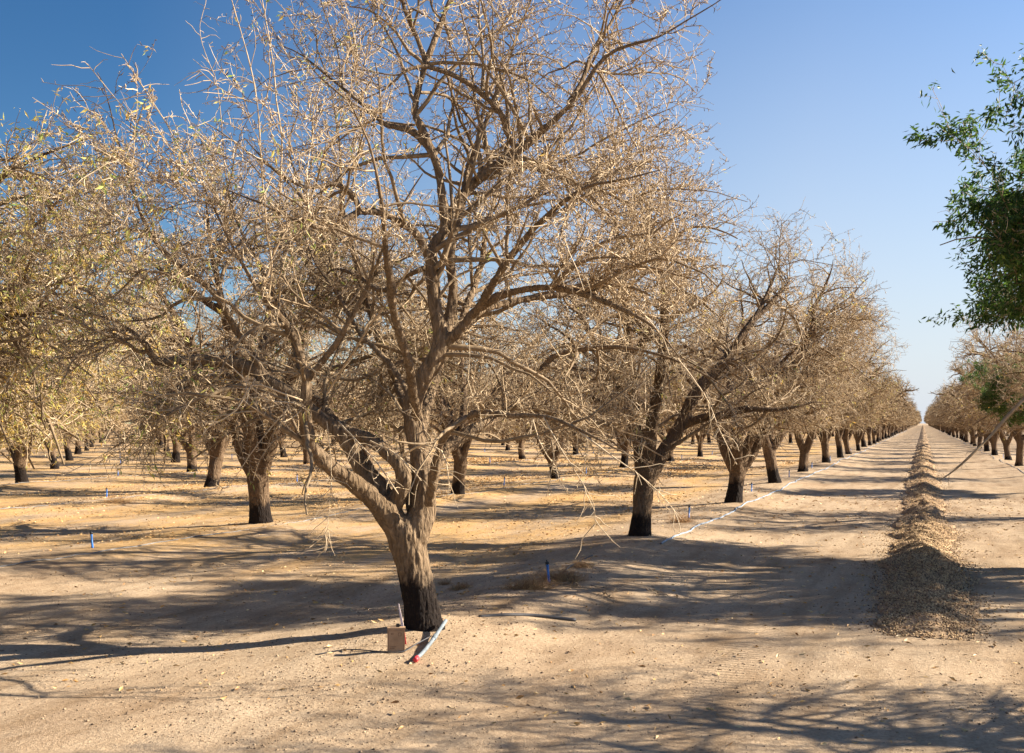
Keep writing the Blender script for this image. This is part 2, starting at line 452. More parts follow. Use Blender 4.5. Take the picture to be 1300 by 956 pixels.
    if nleaf:
        p, d, r, u, L = spawn(np.concatenate([path3, path2[:, 3:]]), np.concatenate([rr, r2[:, 3:]]), nleaf*3, .3, 1.0, 20, 70, rg)
        w = leafsel(p) if leafsel is not None else np.ones(len(p))
        k = rg.random(len(p)) < w; p, d = p[k][:nleaf], d[k][:nleaf]
        # leaves come in small clusters
        rep = 7 if gleaf and nleaf > 5000 else 3; p = np.repeat(p, rep, 0); d = np.repeat(d, rep, 0)
        m = len(p); d = norm(d+rg.normal(size=(m, 3))*.55); d[:, 2] -= .7
        V, T = leaf_geo(p+rg.normal(size=(m, 3))*(.018 if rep == 3 else .045), d, rg.uniform(.035, .075, m)*(1.55 if gleaf else 1), rg.uniform(.010, .019, m)*(1.75 if gleaf else 1), rg)
        lf.add(V, None, T, tone=np.repeat(np.clip(rg.uniform(leaftone[0], leaftone[1], m), 0, 1), 5))
    return g, lf

def random_limbs(seed, height=5.6, spread=1.0, nl=4):
    """a pruned almond: short trunk, three to five scaffold limbs that fork and arch outward"""
    r = random.Random(seed)
    limbs = []
    th = r.uniform(.62, .95); lx, ly = r.uniform(-.14, .14), r.uniform(-.14, .14)
    R0 = r.uniform(.135, .165)
    base = np.array([[0, 0, -.25, R0*1.35], [0, 0, -.02, R0*1.18], [lx*.2, ly*.2, .12, R0*1.02], [lx*.5, ly*.5, th*.5, R0*.93], [lx, ly, th, R0*.98], [lx, ly, th+.12, R0*.6]])
    limbs.append(catmull(base, .08))
    a0 = r.uniform(0, 6.28)
    for i in range(nl):
        az = a0+i*2*math.pi/nl+r.uniform(-.35, .35)
        p = np.array([lx*.8, ly*.8, th-.16]); rad = R0*r.uniform(.55, .72)
        el = r.uniform(.75, 1.05); L = height*r.uniform(.78, .98)
        n = 11; pts = [np.append(p, rad)]
        phi = az
        for s in range(n):
            f = s/n
            e = el+(.25 if s < 3 else 0)+.35*math.sin(f*3.0)*r.uniform(.3, 1)-.75*f*f*spread*r.uniform(.6, 1.3)+r.uniform(-.16, .16)
            phi += r.uniform(-.28, .28)
            st = L/n
            p = p+np.array([math.cos(phi)*math.cos(e), math.sin(phi)*math.cos(e), math.sin(e)])*st
            pts.append(np.append(p, rad*(1-f)**.85*.92+.008))
        main = catmull(np.array(pts), .12); limbs.append(main)
        for b in range(r.choice((2, 3, 3))):       # forks
            k = int(len(main)*r.uniform(.16, .6)); q = main[k]
            ph = az+r.choice((-1, 1))*r.uniform(.5, 1.4); e = r.uniform(.25, .95); rr = q[3]*r.uniform(.5, .75)
            pp = q[:3].copy(); ps = [np.append(pp, rr)]; LL = r.uniform(1.4, 2.7)
            for s in range(7):
                f = s/7; ph += r.uniform(-.3, .3); e2 = e-.7*f*r.uniform(.2, 1.5)+r.uniform(-.15, .15)
                pp = pp+np.array([math.cos(ph)*math.cos(e2), math.sin(ph)*math.cos(e2), math.sin(e2)])*LL/7
                ps.append(np.append(pp, rr*(1-f)**.8*.85+.006))
            limbs.append(catmull(np.array(ps), .12))
    return limbs

# ---- the nearest tree, limbs laid out from its own shape
HY = F*CAMH/(803-537)
HX = (538-650)/F*HY
def hp(px, py, dy, rpx):
    Y = HY+dy
    return [(px-650)/F*Y-HX, Y-HY, CAMH+(537-py)/F*Y, rpx/F*HY*.84]
hero_px = [
 # trunk
 [(541, 830, 0, 38), (539, 803, 0, 33), (536, 788, 0, 29), (534, 765, 0, 27), (529, 740, 0, 26), (523, 712, 0, 26), (517, 690, 0, 28), (512, 668, 0, 27), (510, 655, 0, 18)],
 # left stem to lower outer limb
 [(512, 690, -.02, 22), (500, 665, -.04, 21), (480, 638, -.1, 16), (458, 620, -.2, 13), (425, 598, -.36, 11.5), (402, 574, -.48, 10.5), (391, 546, -.55, 9.5), (389, 515, -.6, 8.8), (390, 484, -.65, 8), (382, 450, -.7, 7), (365, 415, -.8, 6), (340, 385, -.9, 5), (318, 350, -1.0, 4), (290, 300, -1.1, 3), (262, 240, -1.15, 2.2)],
 # middle limb to the long left arm
 [(505, 668, .02, 20), (492, 642, .05, 17), (475, 611, .12, 15.5), (455, 583, .2, 14.5), (438, 556, .25, 13), (408, 533, .3, 12), (372, 505, .35, 11.5), (340, 480, .35, 11), (310, 463, .35, 10), (263, 457, .3, 9.5), (226, 459, .25, 8.5), (197, 458, .2, 7.5), (185, 438, .15, 6), (170, 424, .1, 5), (141, 408, 0, 3.6), (105, 395, -.1, 2.5), (70, 370, -.2, 2)],
 # inner limb of the left stem
 [(500, 640, 0, 15), (511, 620, -.04, 13), (513, 603, -.06, 12), (502, 583, -.05, 11), (484, 565, 0, 10), (461, 552, .1, 9.5), (432, 540, .3, 8.5), (405, 510, .6, 7.5), (385, 470, .8, 6.5), (372, 430, 1.0, 6), (350, 385, 1.2, 5), (325, 330, 1.3, 4.2), (300, 280, 1.4, 3.2), (285, 215, 1.5, 2.4), (282, 160, 1.5, 1.8)],
 # dead stub between the stems
 [(527, 680, .05, 9), (522, 640, .1, 8), (519, 605, .15, 7.5), (514, 598, .16, 6)],
 # right stem and leader
 [(520, 695, 0, 25), (530, 668, 0, 22), (538, 640, .02, 19), (535, 610, .03, 18), (529, 575, .05, 16.5), (525, 540, .05, 15.5), (528, 510, .05, 15), (540, 480, .02, 14), (554, 452, 0, 14), (560, 430, 0, 12.5), (556, 405, 0, 11.5), (551, 380, 0, 11), (548, 345, 0, 10.5), (547, 318, 0, 11), (560, 297, .02, 10.5), (574, 270, .05, 9.5), (588, 243, .1, 9), (613, 220, .1, 8.5), (638, 203, .05, 8), (660, 188, 0, 7), (690, 165, -.1, 6), (722, 130, -.2, 5.5), (745, 98, -.25, 5), (768, 72, -.3, 4.5), (800, 58, -.4, 4), (835, 48, -.5, 3), (870, 28, -.55, 2.2), (905, 8, -.6, 1.8), (926, -6, -.6, 1.4)],
 [(722, 130, -.2, 4), (738, 105, -.1, 3.6), (752, 66, 0, 3), (775, 30, .1, 2.4), (800, -10, .2, 1.8), (830, -60, .3, 1.2)],
 # second parallel stem
 [(557, 440, .15, 10), (570, 405, .25, 9.5), (574, 365, .3, 9), (572, 325, .3, 8.5), (576, 295, .35, 8), (590, 250, .5, 6.5), (600, 200, .7, 5.2), (625, 130, .9, 4), (650, 60, 1.1, 3), (680, -20, 1.2, 2.2), (700, -80, 1.2, 1.5)],
 # upper leader
 [(566, 285, .02, 9), (562, 255, 0, 7.5), (556, 215, 0, 7), (545, 190, -.02, 7), (532, 160, -.02, 6), (526, 140, 0, 5.5), (533, 105, .05, 5), (541, 80, .1, 5), (556, 40, .2, 4), (570, 0, .3, 3.4), (590, -60, .4, 2.6), (600, -120, .5, 1.6)],
 [(541, 82, .1, 4), (530, 50, .1, 4), (512, 10, 0, 3.4), (500, -40, -.1, 2.6), (480, -100, -.2, 1.6)],
 # crossing limb at the top
 [(655, 192, 0, 5.5), (643, 165, -.05, 5), (637, 148, -.1, 4.8), (618, 127, -.15, 4.5), (584, 101, -.2, 4.2), (556, 88, -.25, 4), (533, 83, -.3, 3.6), (508, 90, -.35, 3), (486, 110, -.4, 2.4), (460, 125, -.5, 1.8)],
 # left branch from the leader
 [(547, 335, 0, 7), (532, 300, -.1, 6), (510, 282, -.2, 5.5), (485, 270, -.3, 5.2), (455, 272, -.4, 5), (432, 284, -.45, 4.5), (405, 290, -.5, 3.8), (370, 280, -.6, 3), (330, 262, -.7, 2.4), (280, 235, -.8, 2)],
 [(457, 272, -.4, 4.5), (452, 255, -.42, 4.3), (438, 240, -.45, 4), (418, 234, -.5, 3.6), (390, 240, -.6, 3), (350, 215, -.7, 2.4), (310, 175, -.8, 1.8)],
 [(548, 190, 0, 5), (520, 165, .1, 4.2), (490, 158, .2, 3.8), (455, 130, .3, 3.2), (420, 100, .4, 2.8), (385, 70, .5, 2.2), (350, 55, .6, 1.8)],
 # arches to the right
 [(560, 437, 0, 10), (580, 424, -.05, 8), (600, 402, -.1, 7.2), (622, 385, -.2, 6.6), (655, 372, -.35, 5.8), (700, 367, -.5, 5), (745, 376, -.65, 5), (790, 395, -.8, 4), (830, 420, -.9, 3), (860, 455, -1, 2.2)],
 [(606, 398, -.1, 6.5), (635, 386, .05, 6), (675, 378, .2, 5.5), (715, 375, .3, 4.8), (760, 360, .4, 4), (800, 350, .5, 3), (850, 345, .5, 2.2), (885, 360, .5, 1.8)],
 # low right limb
 [(545, 622, .1, 11), (552, 596, .25, 10), (566, 570, .4, 9.5), (593, 551, .6, 9), (622, 537, .8, 8), (650, 520, 1.0, 7), (668, 492, 1.1, 6), (690, 465, 1.2, 5.2), (720, 446, 1.2, 4.6), (775, 440, 1.1, 4), (835, 451, 1.0, 3.4), (895, 476, .8, 2.8), (945, 512, .7, 2)],
 [(545, 640, -.1, 7), (560, 560, -.5, 6), (600, 527, -.8, 5), (650, 524, -1.0, 4.2), (695, 530, -1.1, 3.8), (735, 548, -1.2, 3.2), (780, 572, -1.25, 2.4), (830, 590, -1.3, 1.8)],
 # small dark branch left of the leader
 [(524, 515, .1, 6), (505, 476, .3, 5), (478, 443, .5, 4.5), (458, 424, .6, 3.8), (430, 380, .8, 3.2), (400, 330, .9, 2.6), (375, 270, 1, 2)],
 [(540, 340, .1, 5), (520, 350, .3, 4.6), (490, 370, .6, 4), (455, 350, .9, 3.4), (420, 345, 1.1, 3), (390, 380, 1.3, 2.4)],
 # two limbs that lean back and one forward
 [(530, 560, .1, 11), (545, 500, .6, 9.5), (570, 440, 1.1, 8), (600, 370, 1.5, 6.5), (620, 290, 1.9, 5), (640, 200, 2.2, 3.6), (660, 110, 2.3, 2.4)],
 [(524, 540, 0, 10), (505, 490, .6, 8.5), (480, 430, 1.1, 7), (460, 360, 1.5, 6), (440, 280, 1.8, 4.6), (430, 190, 2.1, 3.4), (420, 110, 2.2, 2.2)],
 [(530, 530, -.1, 8), (520, 470, -.6, 6.5), (500, 390, -1.0, 5.2), (490, 300, -1.4, 4), (470, 200, -1.6, 3), (440, 120, -1.7, 2)],
 [(600, 402, -.1, 6), (640, 340, -.6, 5), (690, 280, -1.0, 4), (740, 240, -1.2, 3.2), (790, 230, -1.3, 2.4), (840, 215, -1.3, 1.8)],
 [(640, 203, 0, 5.5), (680, 215, .3, 4.6), (730, 235, .6, 4), (780, 250, .8, 3), (830, 280, .9, 2.2), (880, 290, 1, 1.6)],
 [(390, 484, -.65, 5), (425, 435, -.8, 5), (445, 400, -.9, 4), (470, 350, -1, 3), (480, 290, -1.1, 2.2)],
 [(340, 480, .35, 6), (300, 420, .2, 5), (270, 370, 0, 4.4), (230, 340, -.2, 3.8), (190, 300, -.3, 3), (165, 240, -.4, 2.4), (150, 170, -.4, 1.8), (120, 95, -.4, 1.4)],
]
hero_limbs = [catmull([hp(*q) for q in l], .08) for l in hero_px]
def taper_end(a):
    f = np.linspace(0, 1, len(a)); a = a.copy(); a[:, 3] = np.maximum(a[:, 3]*(1-.6*np.clip((f-.6)/.4, 0, 1)), .0022); return a
def wobble(a, rg, amp=.012):
    n = len(a); w = np.zeros((n, 3))
    for k in range(3):
        w[:, k] = np.interp(np.arange(n), np.arange(0, n+4, 4), rg.normal(size=len(np.arange(0, n+4, 4))))*amp
    w *= np.minimum(np.arange(n)/8, 1)[:, None]
    b = a.copy(); b[:, :3] += w
    # knots
    b[:, 3] *= 1+.09*np.interp(np.arange(n), np.arange(0, n+3, 3), rg.normal(size=len(np.arange(0, n+3, 3))))
    return b
rgh = np.random.default_rng(3)
hero_limbs = [hero_limbs[0]]+[taper_end(wobble(a, rgh)) for a in hero_limbs[1:]]

GROUP = 'almond trees planted in straight orchard rows'
def tree_root(label, x, y, rz=0, s=1.0):
    d, t = DT(x, y)
    e = thing('almond_tree', label, 'tree', (x, y, float(ground_h(d, t))), rz, GROUP)
    e.scale = (s, s, s)
    return e

hero = tree_root('nearest bare almond tree with forked stems, black stained trunk foot and grey pipe beside it', HX, HY)
hero.location.z = 0
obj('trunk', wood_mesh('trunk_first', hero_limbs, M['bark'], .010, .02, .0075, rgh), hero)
g, lf = crown_geo(hero_limbs[1:], 21, (-.25, 0, 3.6), (2.9, 2.7, 2.75), 290, 3300, 24500, 78000, nleaf=1100, core=.12, open_front=True,
                  leafsel=lambda p: np.clip(.28-p[:, 0]*.3, .03, 1)**1.5, zmin=1.1)
# a few upright leafy shoots on the left and long pale dead twigs hanging low
def whips(specs, n, rg, g, tone, sides=5):
    for s in specs:
        a = catmull([hp(*q) for q in s], .05); a[:, 3] *= .43; a = wobble(a, rg, .008)
        V, Qd = tubes(a[None, :, :3], a[None, :, 3], sides, rg); g.add(V, Qd, tone=tone)
        p, d, r, u, L = spawn(a[None, :, :3], a[None, :, 3], n, .25, 1, 35, 80, rg)
        pth = grow(p, d, rg.uniform(.05, .28, n), 4, .25, -.06, rg)
        V, Qd = tubes(pth, rg.uniform(.0022, .0036, n)[:, None]*np.array([1, .9, .8, .7, .4]), 4, rg); g.add(V, Qd, tone=tone)
whips([
 [(512, 578, -.5, 3), (535, 566, -.7, 3), (560, 575, -.8, 2.6), (568, 600, -.85, 1.8), (570, 618, -.85, 1.2)],
 [(470, 560, -.3, 3), (495, 572, -.6, 2.8), (515, 590, -.7, 2.4), (533, 612, -.75, 1.5)],
 [(389, 510, -.62, 3.4), (355, 498, -.9, 3), (320, 490, -1, 2.6), (300, 520, -1.05, 2.2), (262, 545, -1.1, 1.3)],
 [(430, 535, -.5, 3.2), (455, 565, -.8, 2.8), (480, 590, -1, 2.4), (507, 624, -1, 1.3)],
 [(390, 520, -.6, 3.6), (370, 510, -.8, 3.4), (335, 505, -.9, 3), (300, 475, -1, 2.2), (270, 450, -1, 1.4)],
 [(735, 548, -1.2, 2.6), (780, 580, -1.3, 2.2), (830, 620, -1.3, 1.6), (862, 660, -1.3, 1)],
 [(690, 530, -1.1, 2.4), (712, 570, -1.2, 2), (735, 600, -1.2, 1.5), (754, 640, -1.2, 1), (757, 668, -1.2, .8)],
 [(860, 455, -1, 2.2), (895, 500, -1, 1.8), (915, 550, -1, 1.4), (935, 590, -1, 1)],
 [(415, 535, -.6, 2), (420, 590, -.65, 1.3), (417, 650, -.65, 1), (413, 700, -.65, .8)],
 [(185, 438, .15, 2.5), (180, 500, .1, 1.6), (176, 560, .1, 1.3), (171, 615, .1, 1)],
 [(226, 459, .25, 3), (190, 520, .1, 2.4), (150, 565, 0, 1.8), (80, 605, -.1, 1.2)],
], 18, rgh, g, .72)
whips([
 [(340, 385, -.9, 3.2), (345, 330, -1, 3), (335, 260, -1.1, 2.7), (328, 150, -1.2, 2.3), (318, 80, -1.2, 2), (303, 20, -1.2, 1.6), (290, -20, -1.2, 1.2)],
 [(356, 250, -1, 3), (357, 180, -1, 2.6), (350, 110, -1, 2.2), (340, 40, -1, 1.7), (330, -20, -1, 1.2)],
 [(262, 240, -1.15, 2.6), (235, 200, -1.2, 2.2), (205, 150, -1.2, 1.9), (180, 110, -1.2, 1.6), (153, 68, -1.2, 1.1)],
 [(250, 230, -1.1, 2.4), (210, 195, -1.1, 2), (170, 150, -1.1, 1.7), (112, 84, -1.1, 1.1)],
 [(282, 160, 1.5, 2), (275, 110, 1.4, 1.6), (255, 50, 1.4, 1.3), (262, -10, 1.4, 1)],
 [(320, 130, -1, 2), (285, 115, -1, 1.7), (250, 88, -1, 1.2)],
 [(415, 500, -.4, 4), (445, 450, -.6, 3.6), (480, 400, -.8, 3.2), (515, 350, -1, 2.6), (540, 315, -1.1, 1.8)],
 [(395, 215, .5, 3), (400, 140, .5, 2.5), (415, 80, .5, 2), (430, 20, .5, 1.4)],
], 16, rgh, g, .55)
cr = obj('crown', g.mesh('crown_first', [M['twig']]), hero)
obj('leaves', lf.mesh('leaves_first', [M['leaf_dry']], False), cr)

# ---- variants for the other trees
def clip_limb(a, C, Rd):
    q = ((a[:, :3]-np.array(C))/np.array(Rd)); q = (q**2).sum(1)
    o = np.where((q > .8) & (a[:, 2] > C[2]-1.6))[0]
    if len(o): a = a[:max(o[0], 4)].copy()
    n = len(a); f = np.linspace(0, 1, n); a[:, 3] *= 1-.8*np.clip((f-.45)/.55, 0, 1)
    return a
def make_variant(seed, n1, n2, n3, n4, thick, voxel, bark, twig, leaf=0, height=5.0, leaftone=(.1, .8), nl=4, rad=2.65, name='', leafmat='leaf_dry', zmin=1.25, gleaf=None, spread=1.0, cz=3.55, rz=2.95, l1=(.6, 1.5), lump=.13, core=.16):
    limbs = random_limbs(seed, height, spread, nl)
    limbs = [limbs[0]]+[clip_limb(a, (0, 0, cz), (rad, rad, rz)) for a in limbs[1:]]
    limbs = [limbs[0]]+[a for i, a in enumerate(limbs[1:]) if min(np.linalg.norm(b[:, :3]-a[0, :3], axis=1).min() for j, b in enumerate(limbs) if j != i+1 and b[0, 2] < 1.0) < .06 or a[0, 2] < 1.0]
    rg = np.random.default_rng(seed+100)
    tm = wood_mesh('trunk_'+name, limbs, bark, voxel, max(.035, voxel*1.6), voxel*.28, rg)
    g, lf = crown_geo(limbs[1:], seed+200, (0, 0, cz), (rad, rad, rz), n1, n2, n3, n4, thick, nleaf=leaf, leaftone=leaftone, zmin=zmin, gleaf=gleaf, l1=l1, lump=lump, core=core)
    return tm, g.mesh('crown_'+name, [twig]), (lf.mesh('leaves_'+name, [M[leafmat]], False) if leaf else None)

near_v = [make_variant(40+i, 190, 2000, 11500, 26000, 1.1, .02, M['bark_far'], M['twig'], 260, name='near%d' % i, height=5.9+.3*(i % 3), nl=4+(i % 2), rad=2.75) for i in range(4)]
leafy_v = make_variant(71, 260, 2900, 15000, 18000, 1.1, .022, M['bark_far'], M['twig'], 6500, name='leafy', spread=1.3, l1=(.8, 1.8), leaftone=(.18, .75), height=6.2, rad=3.2)
green_v = make_variant(83, 260, 2600, 11000, 0, 1.2, .022, M['bark_far'], M['twig'], 15000, lump=.2, core=.2, name='green', spread=1.9, l1=(.9, 2.0), leaftone=(0, .95), height=6.4, leafmat='leaf_green', gleaf=1, rad=3.85, nl=6, zmin=2.85, cz=4.35, rz=2.35)
mid_v = [make_variant(60+i, 170, 1500, 7500, 4500, 1.6, .035, M['bark_far'], M['twig_far'], 260 if i < 3 else 1600, name='mid%d' % i, height=5.9+.3*(i % 3), leaftone=(.1, .85), rad=2.75) for i in range(4)]
far_v = [make_variant(90+i, 120, 850, 3300, 0, 3.0, .05, M['bark_far'], M['twig_far'], 200 if i else 600, name='far%d' % i, height=6.0, leaftone=(.1, .85), gleaf=1, rad=2.75) for i in range(3)]

# ---- lay the rows out
cand = []
for k in range(-5, 60):
    dd = row_d(k)
    for j in range(0, 130):
        t = T0+j*DT_
        x, y = P(dd, t)
        if y < 2: continue
        px = 650+F*x/y
        R = 3.2*F/y
        inview = -R-60 < px < 1300+R+60
        if k == 0 and j == 0: continue
        dist = math.hypot(x, y)
        if dist > 760: continue
        if not inview: continue
        # rows across the lane: only what can be seen
        if dist > 300 and not (-2 <= k <= 3): continue
        cand.append((dist, k, j, x, y, px))
cand.sort()
# a few trees just outside the frame whose shade falls into it
extra = [(-1, 0), (-1, 1), (-2, 1), (-1, 2)]
have = {(c[1], c[2]) for c in cand}
for k, j in extra:
    if (k, j) not in have:
        x, y = P(row_d(k), T0+j*DT_); cand.insert(0, (math.hypot(x, y), k, j, x, y, 0))
def seen_rank(c):
    dist, k, j, x, y, px = c
    # trees bordering the lane stay visible far away
    return dist*(.55 if k in (0, -1) else .85 if k in (1, -2) else 1.0)
cand.sort(key=seen_rank)
NIND = 285
ind, rest = cand[:NIND], cand[NIND:]
ORD = ['first', 'second', 'third', 'fourth', 'fifth', 'sixth', 'seventh', 'eighth', 'ninth', 'tenth', 'eleventh', 'twelfth']
def rowname(k):
    return {0: 'row along the left edge of the lane', -1: 'row along the right edge of the lane', -2: 'second row right of the lane'}.get(k, '%s row left of the lane' % ORD[k] if 0 < k < 12 else 'rows far off')
R = random.Random(9)
rot_override = {(0, 1): 2.2, (-1, 0): 1.0}
for dist, k, j, x, y, px in ind:
    jit = (.12 if k < 2 else .3) if dist > 12 else 0
    x += R.uniform(-jit, jit); y += R.uniform(-jit, jit)
    s = R.uniform(.87, 1.1); rz = R.uniform(0, 6.283); kind = 'bare'
    if (k, j) == (-1, 1): v = green_v; s = 1.0; rz = .6; kind = 'green'
    elif (k, j) == (1, 0): v = leafy_v; s = 1.12; rz = 2.0; kind = 'leafy'
    elif (k, j) in ((2, 1), (3, 2)): v = leafy_v; kind = 'leafy'; s = .98
    elif (k, j) == (-1, 3): v = green_v; s = .6; kind = 'green'
    elif dist < 33: v = near_v[(j*3+k*5+1) % 4]
    elif dist < 62: v = mid_v[(j*5+k*3) % 4]
    else: v = far_v[(j*2+k) % 3]
    if (k, j) in ((0, 2), (0, 3)): s = 1.13
    if (k, j) == (-1, 0): s = .86; v = near_v[0]; rz = 1.0
    if (k, j) in rot_override: rz = rot_override[(k, j)]
    look = {'bare': 'bare brown almond tree', 'green': 'dark green leafy almond tree', 'leafy': 'almond tree with yellow green leaves'}[kind]
    if dist < 75 and j < 12 and (-2 <= k < 9):
        label = '%s, %s in the %s' % (look, ORD[j], rowname(k))
    elif k == 0: label = 'small distant bare almond tree in the row along the left edge of the lane'
    elif k < 0: label = 'small distant bare almond tree in the rows right of the lane'
    else: label = 'small distant bare almond tree deep in the orchard left of the lane'
    e = tree_root(label, x, y, rz, s)
    if dist > 12: e.rotation_euler[0] = R.uniform(-.06, .06); e.rotation_euler[1] = R.uniform(-.06, .06); e.location.z -= .02
    obj('trunk', v[0], e); c = obj('crown', v[1], e)
    if v[2] is not None and dist < 62: obj('leaves', v[2], c)

# everything beyond: one mass
def mass(items):
    rg = np.random.default_rng(77); g = Geo()
    protos = []
    for i in range(4):
        limbs = random_limbs(300+i, 6.0, 1.0, 3); limbs = [limbs[0]]+[clip_limb(a, (0, 0, 3.55), (2.8, 2.8, 2.9)) for a in limbs[1:]]
        gg = Geo()
        for a in limbs:
            b = resample(a, 4); V, Qd = tubes(b[None, :, :3], b[None, :, 3], 4, rg); gg.add(V, Qd, tone=0.0)
        LP = np.stack([resample(a, 16) for a in limbs[1:]])
        p, d, r, u, L = spawn(LP[:, :, :3], LP[:, :, 3], 380, .2, 1, 30, 85, rg, up=.3)
        q = (p-np.array([0, 0, 3.55]))/2.85; p = p[(q**2).sum(1) < 1]; d = d[:len(p)]
        pth = grow(p, d, rg.uniform(.5, 1.3, len(p)), 2, .2, 0, rg)
        V, Qd = tubes(pth, np.array([.03, .035, .02])[None]*np.ones((len(p), 1)), 3, rg); gg.add(V, Qd, tone=np.repeat(rg.uniform(.1, 1, len(p)), 9))
        protos.append((np.concatenate(gg.V), np.concatenate(gg.Q), np.concatenate(gg.A)))
    for dist, k, j, x, y, px in items:
        V, Qd, A = protos[rg.integers(4)]
        a = rg.uniform(0, 6.28); s = rg.uniform(.93, 1.07); c_, s_ = math.cos(a)*s, math.sin(a)*s
        W = np.stack([V[:, 0]*c_-V[:, 1]*s_+x, V[:, 0]*s_+V[:, 1]*c_+y, V[:, 2]*s-.03], 1)
        g.add(W, Qd, tone=A)
    return g.mesh('distant_orchard', [M['twig_far']])
do = obj('distant_orchard', mass(rest)); tag(do, 'far off mass of bare almond trees closing the orchard rows', 'orchard', kind='stuff')
print('trees', len(ind), 'mass', len(rest))

# ------------------------------------------------------------------ windrow of harvested husks
M['husk'] = mat_twig('almond_husk', (.13, .08, .042), (.33, .21, .11), (.64, .45, .24))
def windrow():
    rg = np.random.default_rng(8)
    t0 = 9.0
    ts = np.concatenate([np.arange(t0-.1, 30, .05), np.arange(30, 90, .25), np.arange(90, 760, 2.0)])
    ss = np.linspace(-1, 1, 41)
    def prof(t):
        w = .315+.06*vnoise2(t*.73, 1.5, 2)+.06*vnoise2(t*1.9, .5, 4)+.03*vnoise2(t*4.7, .5, 14)
        h = .125+.045*vnoise2(t*.61, 7.5, 2)+.035*vnoise2(t*1.37, 3.5, 4)+.025*vnoise2(t*3.3, 3.5, 15)
        c = .05*vnoise2(t*.4, 9.5, 3)+.04*vnoise2(t*1.3, 9.5, 13)
        e = np.clip((t-t0+.1)/1.15, 0, 1)**.8
        return w*(.8+.2*e), h*(.12+.88*e)*np.clip((t-t0+.1)/.2, 0, 1), c
    def surf(t, s):
        w, h, c = prof(t)
        x = c+s*w*1.3+.05*vnoise2(t*3.1, s*2, 23)
        hh = h*np.maximum(0, 1-np.sqrt(s*s+.02)+.14)
        b = .30*vnoise2(x*7, t*4.3, 21)+.16*vnoise2(x*17, t*15, 22)+.22*vnoise2(x*3+t*2.1, t*2.2, 24)
        z = ground_h(x, t)+hh*(1+b)+np.where(np.abs(s) < .93, .004, -.03)
        return x, z
    Tm, Sm = np.meshgrid(ts, ss, indexing='ij')
    X, Z = surf(Tm, Sm)
    nt_, ns = X.shape; idx = np.arange(nt_*ns).reshape(nt_, ns)
    Q = np.stack([idx[:-1, :-1], idx[:-1, 1:], idx[1:, 1:], idx[1:, :-1]], -1).reshape(-1, 4)
    g = Geo()
    g.add(np.stack([X, Tm, Z], -1).reshape(-1, 3), Q, m=0, tone=.35)
    # husks and nuts heaped over it
    n = 52000
    t = t0+np.where(rg.random(n) < .55, rg.uniform(-.12, 9, n), rg.exponential(16, n)+rg.uniform(0, 4, n))
    t = np.minimum(t, 110)
    s = np.clip(rg.normal(0, .5, n), -1.7, 1.7)
    x, z = surf(t, s); z = np.maximum(z, ground_h(x, t))
    # bare earth scoop at the near end of the pile
    bare = (t < t0+.5) & (np.abs(x-.02) < .17+.06*vnoise2(t*9, x*9, 5)) & (rg.random(n) < .8)
    t, x, z = t[~bare], x[~bare], z[~bare]; n = len(t)
    base = np.array([[1, 0, 0], [-1, 0, 0], [0, 1, 0], [0, -1, 0], [0, 0, 1], [0, 0, -1]], float)
    T = np.array([[0, 2, 4], [2, 1, 4], [1, 3, 4], [3, 0, 4], [2, 0, 5], [1, 2, 5], [3, 1, 5], [0, 3, 5]])
    size = rg.uniform(.006, .0125, n)*(1+np.clip((t-20)/30, 0, 1.5))
    sc_ = np.stack([size*1.35, size*.85, size*rg.uniform(.4, .8, n)], 1)
    # random rotation matrices
    q = norm(rg.normal(size=(n, 4))); w_, a, b, c = q.T
    Rm = np.stack([1-2*(b*b+c*c), 2*(a*b-c*w_), 2*(a*c+b*w_), 2*(a*b+c*w_), 1-2*(a*a+c*c), 2*(b*c-a*w_), 2*(a*c-b*w_), 2*(b*c+a*w_), 1-2*(a*a+b*b)], 1).reshape(n, 3, 3)
    V = np.einsum('nij,nkj->nki', Rm, base[None]*sc_[:, None, :]) + np.stack([x, t, z+size*.35], 1)[:, None, :]
    Ti = (T[None]+(np.arange(n)*6)[:, None, None]).reshape(-1, 3)
    g.add(V.reshape(-1, 3), None, Ti, m=1, tone=np.repeat(rg.uniform(0, 1, n)**.8, 6))
    o = obj('husk_windrow', g.mesh('husk_windrow', [mat_plain('windrow_earth', (.33, .225, .135), .95, .35, 26, .9, .1), M['husk']]))
    o.rotation_euler = (0, 0, -TH)
    tag(o, 'long low heap of almond husks and dirt running down the middle of the lane', 'husk heap', kind='stuff')
windrow()

